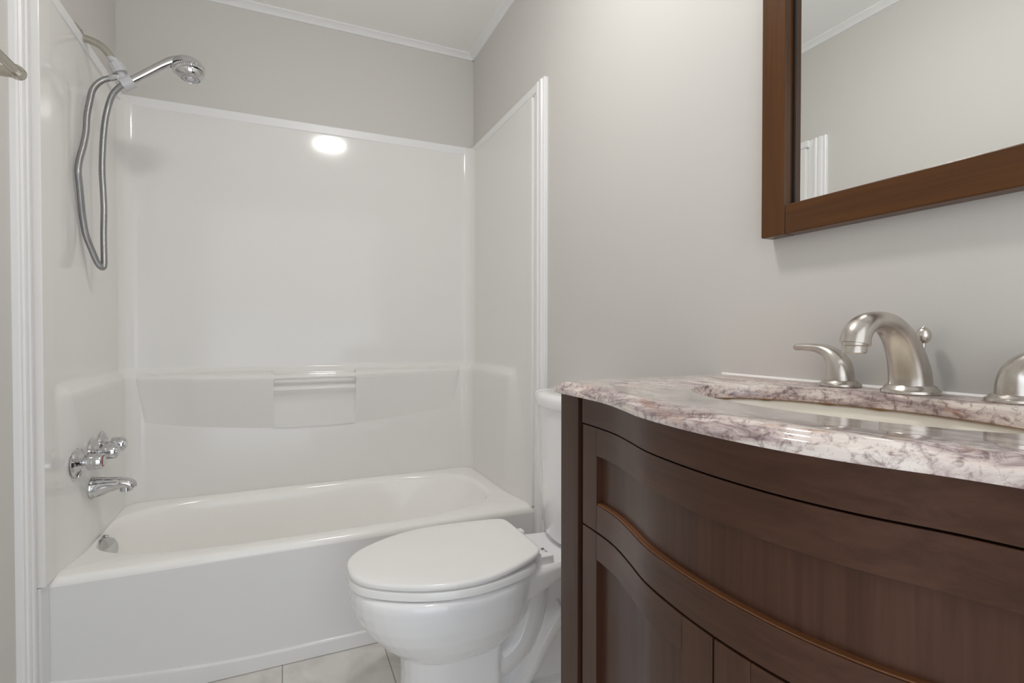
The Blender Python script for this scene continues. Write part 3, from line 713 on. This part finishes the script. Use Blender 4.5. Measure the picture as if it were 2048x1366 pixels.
obj('sealant_line', MB().loft(rg, close=True), M['sealant'], bs, smooth=60)
obj('drain', MB().lathe([(.022, .0), (.022, .003), (.018, .0045), (.010, .003), (0, .003)], (HC.x, HC.y, BT-.1482), (0, 0, 1), 28), M['nickel'], bs, smooth=40)

# ------------------------------------------------------------------ widespread faucet
FX0, FYC = .768, .412
fs = thing('faucet_spout', 'brushed nickel gooseneck faucet spout between its two lever handles', 'faucet', (FX0, FYC, ZTOP))
obj('base', MB().lathe([(0, 0), (.0325, 0), (.0335, .002), (.0330, .005), (.0300, .007), (.0285, .010), (.026, .012), (0, .012)], (FX0, FYC, ZTOP), (0, 0, 1), 44), M['nickel'], fs, smooth=35)
sc_ = cat([(.768, FYC, .897), (.766, FYC, .915), (.757, FYC, .940), (.741, FYC, .9635), (.719, FYC, .980), (.694, FYC, .9850), (.670, FYC, .9805), (.6555, FYC, .9685), (.6515, FYC, .9555)], 7)
ry = cat1([.0245, .0238, .0218, .0200, .0182, .0172, .0168, .0168, .0172], 7)
rt = cat1([.0245, .0235, .0205, .0168, .0138, .0120, .0128, .0150, .0170], 7)
obj('body', MB().tube(sc_, ry, 36, r2=rt, side=(0, 1, 0)), M['nickel'], fs, smooth=60)
ax = (V(sc_[-1])-V(sc_[-4])).normalized()
obj('aerator', MB().lathe([(.0145, -.004), (.0145, .001), (.0135, .002), (.0140, .003), (.0140, .0105), (.0128, .012), (.0105, .012), (.010, .010), (0, .010)], sc_[-1], ax, 32), M['nickel'], fs, smooth=35)
rod = obj('lift_rod', MB().tube([(.797, FYC, .893), (.797, FYC, .958)], .0022, 12), M['nickel'], fs, smooth=60)
obj('rod_knob', MB().lathe([(0, -.011), (.0045, -.0100), (.0078, -.006), (.0088, 0), (.0078, .006), (.0045, .0100), (.0024, .0112), (.0022, .0132), (0, .0136)], (.797, FYC, .966), (0, 0, 1), 24), M['nickel'], rod, smooth=60)
def faucet_handle(y, s, label):
    t = thing('lever_tap', label, 'faucet handle', (.775, y, ZTOP), 'lever handles of the vanity faucet')
    obj('base', MB().lathe([(0, 0), (.0275, 0), (.0285, .002), (.0280, .0045), (.0250, .006), (.0235, .0085), (.021, .010), (0, .010)], (.775, y, ZTOP), (0, 0, 1), 40), M['nickel'], t, smooth=35)
    pth = cat([(.775, y, .8965), (.775, y+s*.0005, .910), (.775, y+s*.003, .923), (.774, y+s*.011, .9345), (.773, y+s*.024, .9425), (.772, y+s*.040, .9462), (.770, y+s*.058, .9470), (.769, y+s*.069, .9466), (.769, y+s*.0725, .9465)], 6)
    ra = cat1([.0192, .0190, .0182, .0150, .0112, .0088, .0078, .0070, .003], 6)
    rb = cat1([.0192, .0185, .0165, .0128, .0090, .0066, .0056, .0052, .002], 6)
    obj('lever', MB().tube(pth, ra, 32, r2=rb, side=(1, 0, 0)), M['nickel'], t, smooth=70)
    return t
faucet_handle(.512, 1, 'brushed nickel lever faucet handle pointing left, toward the toilet end')
faucet_handle(.306, -1, 'brushed nickel faucet handle at the right, cut off by the photo edge')

# ------------------------------------------------------------------ framed mirror
mr = thing('wall_mirror', 'dark walnut framed mirror on the right wall above the vanity', 'mirror', (XR, .388, 1.14))
MY0, MY1, MZ0, MZ1, FXF = .112, .665, 1.140, 1.980, .785
ST = .0475
def member(y0, y1, z0, z1, upright):
    """frame member: squarish moulding with an eased outer edge"""
    return MB().box(FXF, XR-.001, y0, y1, z0, z1)
obj('stile', member(MY1-ST, MY1, MZ0, MZ1, True), M['frame_v'], mr, smooth=40, bevel=.0025, seg=3)
obj('stile', member(MY0, MY0+ST, MZ0, MZ1, True), M['frame_v'], mr, smooth=40, bevel=.0025, seg=3)
obj('rail', member(MY0+ST+.0003, MY1-ST-.0003, MZ0, MZ0+ST+.003, False), M['frame_h'], mr, smooth=40, bevel=.0025, seg=3)
obj('rail', member(MY0+ST+.0003, MY1-ST-.0003, MZ1-ST, MZ1, False), M['frame_h'], mr, smooth=40, bevel=.0025, seg=3)
for y0, y1 in ((MY0+ST-.004, MY0+ST+.0035), (MY1-ST-.0035, MY1-ST+.004)):
    obj('rebate', MB().box(.8035, .812, y0, y1, MZ0+.02, MZ1-.02), M['dark'], mr, smooth=0)
obj('glass', MB().box(.8055, .810, MY0+ST-.003, MY1-ST+.003, MZ0+ST-.003, MZ1-ST+.003), M['mirror'], mr, smooth=0)

# ------------------------------------------------------------------ ceiling lamp (above the frame, seen in the gloss of the surround)
cl = thing('ceiling_light', 'round flush ceiling lamp with lit white glass dome', 'ceiling light', (.27, .905, ZC))
obj('canopy', MB().lathe([(.098, 0), (.098, -.018), (.090, -.024), (0, -.024)], (.27, .905, ZC), (0, 0, 1), 48), M['nickel'], cl, smooth=35)
obj('dome', MB().lathe([(.084, -.022), (.086, -.030), (.080, -.044), (.062, -.055), (.034, -.061), (0, -.063)], (.27, .905, ZC), (0, 0, 1), 48), M['lamp'], cl, smooth=60)
